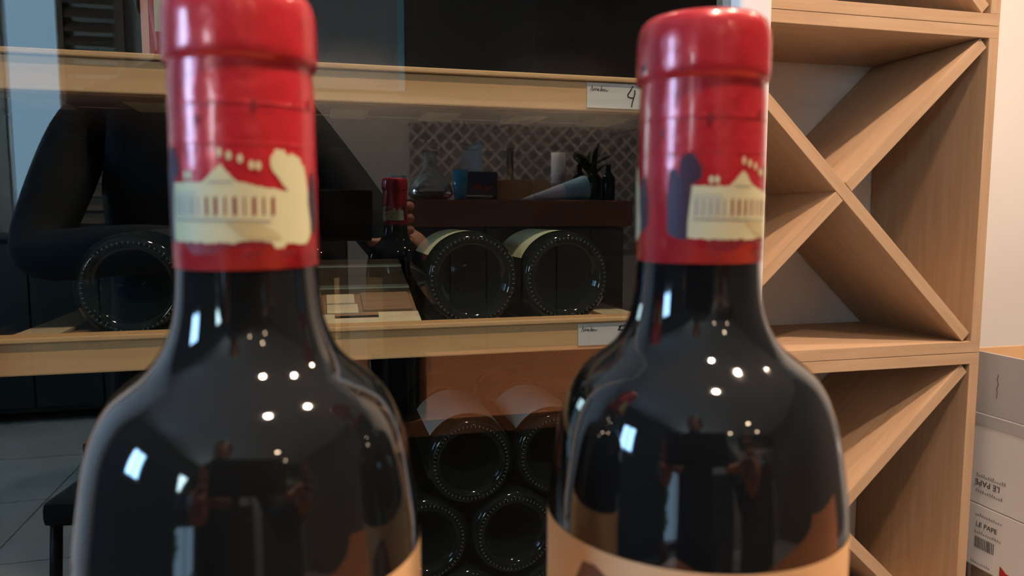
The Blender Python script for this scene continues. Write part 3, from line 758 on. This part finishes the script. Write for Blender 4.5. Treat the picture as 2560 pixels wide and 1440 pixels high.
# potted shrub near the rear windows
gp = thing('floor_plant', 'bright green shrub in a clay pot by the glazed door', 'plant', (-1.95, -1.72, 0))
lathe('pot', [(0, 0), (.13, 0), (.18, .36), (.165, .36), (.15, .32), (0, .32)], 'pot_clay', gp, 32)
tube('stem', [(0, 0, .3), (.01, .01, .7), (.0, .02, 1.15)], .015, 'pot_clay', gp)
for k in range(70):
    a = random.uniform(0, 2*math.pi); e = random.uniform(-.2, 1.2); L = random.uniform(.12, .24); z = random.uniform(.6, 1.35)
    bm = bmesh.new()
    pts = [(0, .03, 0), (.045, L*.5, .01), (0, L, -.03), (-.045, L*.5, .01)]
    vv = [bm.verts.new(p) for p in pts]; bm.faces.new((vv[0], vv[1], vv[2])); bm.faces.new((vv[0], vv[2], vv[3]))
    finish(bm, 'leaf', 'leaf_bright', gp, (0, 0, z), (e, 0, a))

# chair left of the table
ch = thing('side_chair', 'dark upholstered chair left of the table in the reflection', 'chair', (-.41, -.93, 0), (0, 0, R(10)))
box('seat', (-.20, -.20, .43), (.20, .20, .49), 'chair_fabric', ch, .02)
box('backrest', (-.20, -.23, .55), (.20, -.19, .92), 'chair_fabric', ch, .015)
for sx in (-.18, .18):
    tube('leg', [(sx, .17, .43), (sx*1.1, .19, 0)], .014, 'metal_black', ch)
    tube('leg', [(sx, -.21, .90), (sx, -.20, .43), (sx*1.1, -.24, 0)], .014, 'metal_black', ch)

# ------------------------------------------------------------------ photographer (seen only in the fridge glass)
def skin_mesh(nodes, edges, root, sub=2):
    me = bpy.data.meshes.new('skinned'); names_ = list(nodes)
    me.from_pydata([nodes[n][0] for n in names_], [(names_.index(a), names_.index(b)) for a, b in edges], [])
    o = bpy.data.objects.new('skinned', me); COL.objects.link(o)
    md = o.modifiers.new('skin', 'SKIN'); md.use_smooth_shade = True
    for n, v in zip(names_, me.skin_vertices[0].data):
        r = nodes[n][1]; v.radius = r if isinstance(r, tuple) else (r, r); v.use_root = (n == root)
    s = o.modifiers.new('sub', 'SUBSURF'); s.levels = s.render_levels = sub
    dg = bpy.context.evaluated_depsgraph_get()
    out = bpy.data.meshes.new_from_object(o.evaluated_get(dg))
    bpy.data.objects.remove(o); bpy.data.meshes.remove(me)
    return out
PX, PY = -.235, -.47
V = lambda x, y, z: (PX+x, PY+y, z)
nodes = {
 'pelvis': (V(0, 0, .88), (.15, .12)), 'waist': (V(0, .0, 1.03), (.165, .12)), 'chest': (V(0, .01, 1.22), (.185, .13)), 'upper': (V(0, 0, 1.35), (.14, .10)), 'neck': (V(0, .01, 1.44), .058), 'jaw': (V(0, .035, 1.50), (.062, .070)), 'head': (V(0, .03, 1.575), (.076, .092)), 'crown': (V(0, .02, 1.645), (.062, .075)),
 'lsh': (V(-.185, 0, 1.33), .066), 'lel': ((-.475, -.32, 1.08), .050), 'lfa': ((-.27, -.13, 1.10), .042), 'lwr': ((-.135, -.045, 1.105), .030), 'lpalm': ((-.105, -.025, 1.115), (.038, .022)),
 'rsh': (V(.185, 0, 1.34), .066), 'rel': ((.15, -.36, 1.07), .050), 'rfa': ((.155, -.18, 1.08), .042), 'rwr': ((.140, -.070, 1.10), .030), 'rpalm': ((.130, -.040, 1.115), (.036, .022)),
 'lhip': (V(-.09, 0, .84), .095), 'lkn': (V(-.10, .02, .48), .065), 'lan': (V(-.10, -.01, .10), .045), 'lto': (V(-.11, .14, .045), .04),
 'rhip': (V(.09, 0, .84), .095), 'rkn': (V(.10, .02, .48), .065), 'ran': (V(.10, -.01, .10), .045), 'rto': (V(.11, .14, .045), .04)}
edges = [('pelvis', 'waist'), ('waist', 'chest'), ('chest', 'upper'), ('upper', 'neck'), ('neck', 'jaw'), ('jaw', 'head'), ('head', 'crown'),
         ('upper', 'lsh'), ('lsh', 'lel'), ('lel', 'lfa'), ('lfa', 'lwr'), ('lwr', 'lpalm'), ('upper', 'rsh'), ('rsh', 'rel'), ('rel', 'rfa'), ('rfa', 'rwr'), ('rwr', 'rpalm'),
         ('pelvis', 'lhip'), ('lhip', 'lkn'), ('lkn', 'lan'), ('lan', 'lto'), ('pelvis', 'rhip'), ('rhip', 'rkn'), ('rkn', 'ran'), ('ran', 'rto')]
body = skin_mesh(nodes, edges, 'pelvis')
per = thing('person', 'person in a dark jacket photographing the bottles, mirrored in the glass', 'person', (0, 0, 0))
for n in ('jacket', 'trousers', 'skin', 'shoe'): body.materials.append(MAT[n])
for p in body.polygons:
    c = p.center; p.use_smooth = True
    if c.z > 1.455 and abs(c.x-PX) < .13: i = 2
    elif c.z < .10: i = 3
    elif c.z < .90 and abs(c.x-PX) < .25 and c.y < -.28: i = 1
    elif c.z > 1.0 and c.y > -.068 and -.16 < c.x < .18: i = 2
    else: i = 0
    p.material_index = i
# fingers, rooted inside the palms, join the body mesh
def finger(pts, r):
    nd = {str(i): (p, r*(1-.12*i)) for i, p in enumerate(pts)}
    return skin_mesh(nd, [(str(i), str(i+1)) for i in range(len(pts)-1)], '0', 2)
bmj = bmesh.new(); bmj.from_mesh(body)
def add_fingers(sx, palm):
    q = Vector(palm)
    for k, (dz, L) in enumerate(((.030, .070), (.012, .078), (-.006, .074), (-.024, .060))):
        # behind the phone the fingers run inwards along its back edge, clear of the lens
        pts = [q + Vector((-sx*.002, .000, dz*.7)), q + Vector((sx*.006, .020, dz)), q + Vector((sx*.002, .034, dz)), q + Vector((-sx*(L-.060), .036, dz*.95))]
        fm = finger(pts, .0085)
        for p in fm.polygons: p.material_index = 2
        bmj.from_mesh(fm); bpy.data.meshes.remove(fm)
    pts = [q + Vector((0, -.006, -.012)), q + Vector((-sx*.018, -.012, -.022)), q + Vector((-sx*.040, -.006, -.026)), q + Vector((-sx*.058, .000, -.024))]
    fm = finger(pts, .0100)
    for p in fm.polygons: p.material_index = 2
    bmj.from_mesh(fm); bpy.data.meshes.remove(fm)
add_fingers(1, (.126, -.040, 1.135)); add_fingers(-1, (-.108, -.028, 1.135))
for f in bmj.faces: f.smooth = True
bmj.to_mesh(body); bmj.free()
bo = link(body, 'body', None, per)
# hair cap, eyes, nose, mouth, ears
hx, hy, hz = V(0, .02, 1.60)
hair = lathe('hair', [(0, .098), (.045, .088), (.075, .060), (.086, .020), (.084, -.02), (.074, -.05)], 'hair', per, 32, (hx, hy-.018, hz), (R(14), 0, 0))
hair.scale = (1, 1.18, 1)
for sx in (-1, 1):
    bm = bmesh.new(); bmesh.ops.create_icosphere(bm, subdivisions=2, radius=.0095); finish(bm, 'eye', 'hair', per, (hx+sx*.029, hy+.084, hz-.035), smooth=True)
    bm = bmesh.new(); bmesh.ops.create_icosphere(bm, subdivisions=2, radius=1, matrix=Matrix.Diagonal((.008, .018, .030, 1))); finish(bm, 'ear', 'skin', per, (hx+sx*.080, hy, hz-.045), smooth=True)
bm = bmesh.new(); bmesh.ops.create_icosphere(bm, subdivisions=2, radius=1, matrix=Matrix.Diagonal((.011, .015, .022, 1))); finish(bm, 'nose', 'skin', per, (hx, hy+.098, hz-.06), smooth=True)
bm = bmesh.new(); bmesh.ops.create_icosphere(bm, subdivisions=2, radius=1, matrix=Matrix.Diagonal((.024, .008, .007, 1))); finish(bm, 'mouth', 'pot_clay', per, (hx, hy+.088, hz-.098), smooth=True)
# phone just behind the lens point
ph = thing('phone', 'black phone held level in both hands, mirrored beside the left bottle', 'phone', (0, -.010, HZ), (-PITCH, 0, -PSI))
box('body', (-.090, -.0085, -.038), (.080, -.001, .038), 'phone_black', ph, .003)
lathe('lens', [(.008, 0), (.008, .0035), (.006, .004), (0, .003)], 'lens_glass', ph, 24, (.0, -.001, .0), (-math.pi/2, 0, 0))
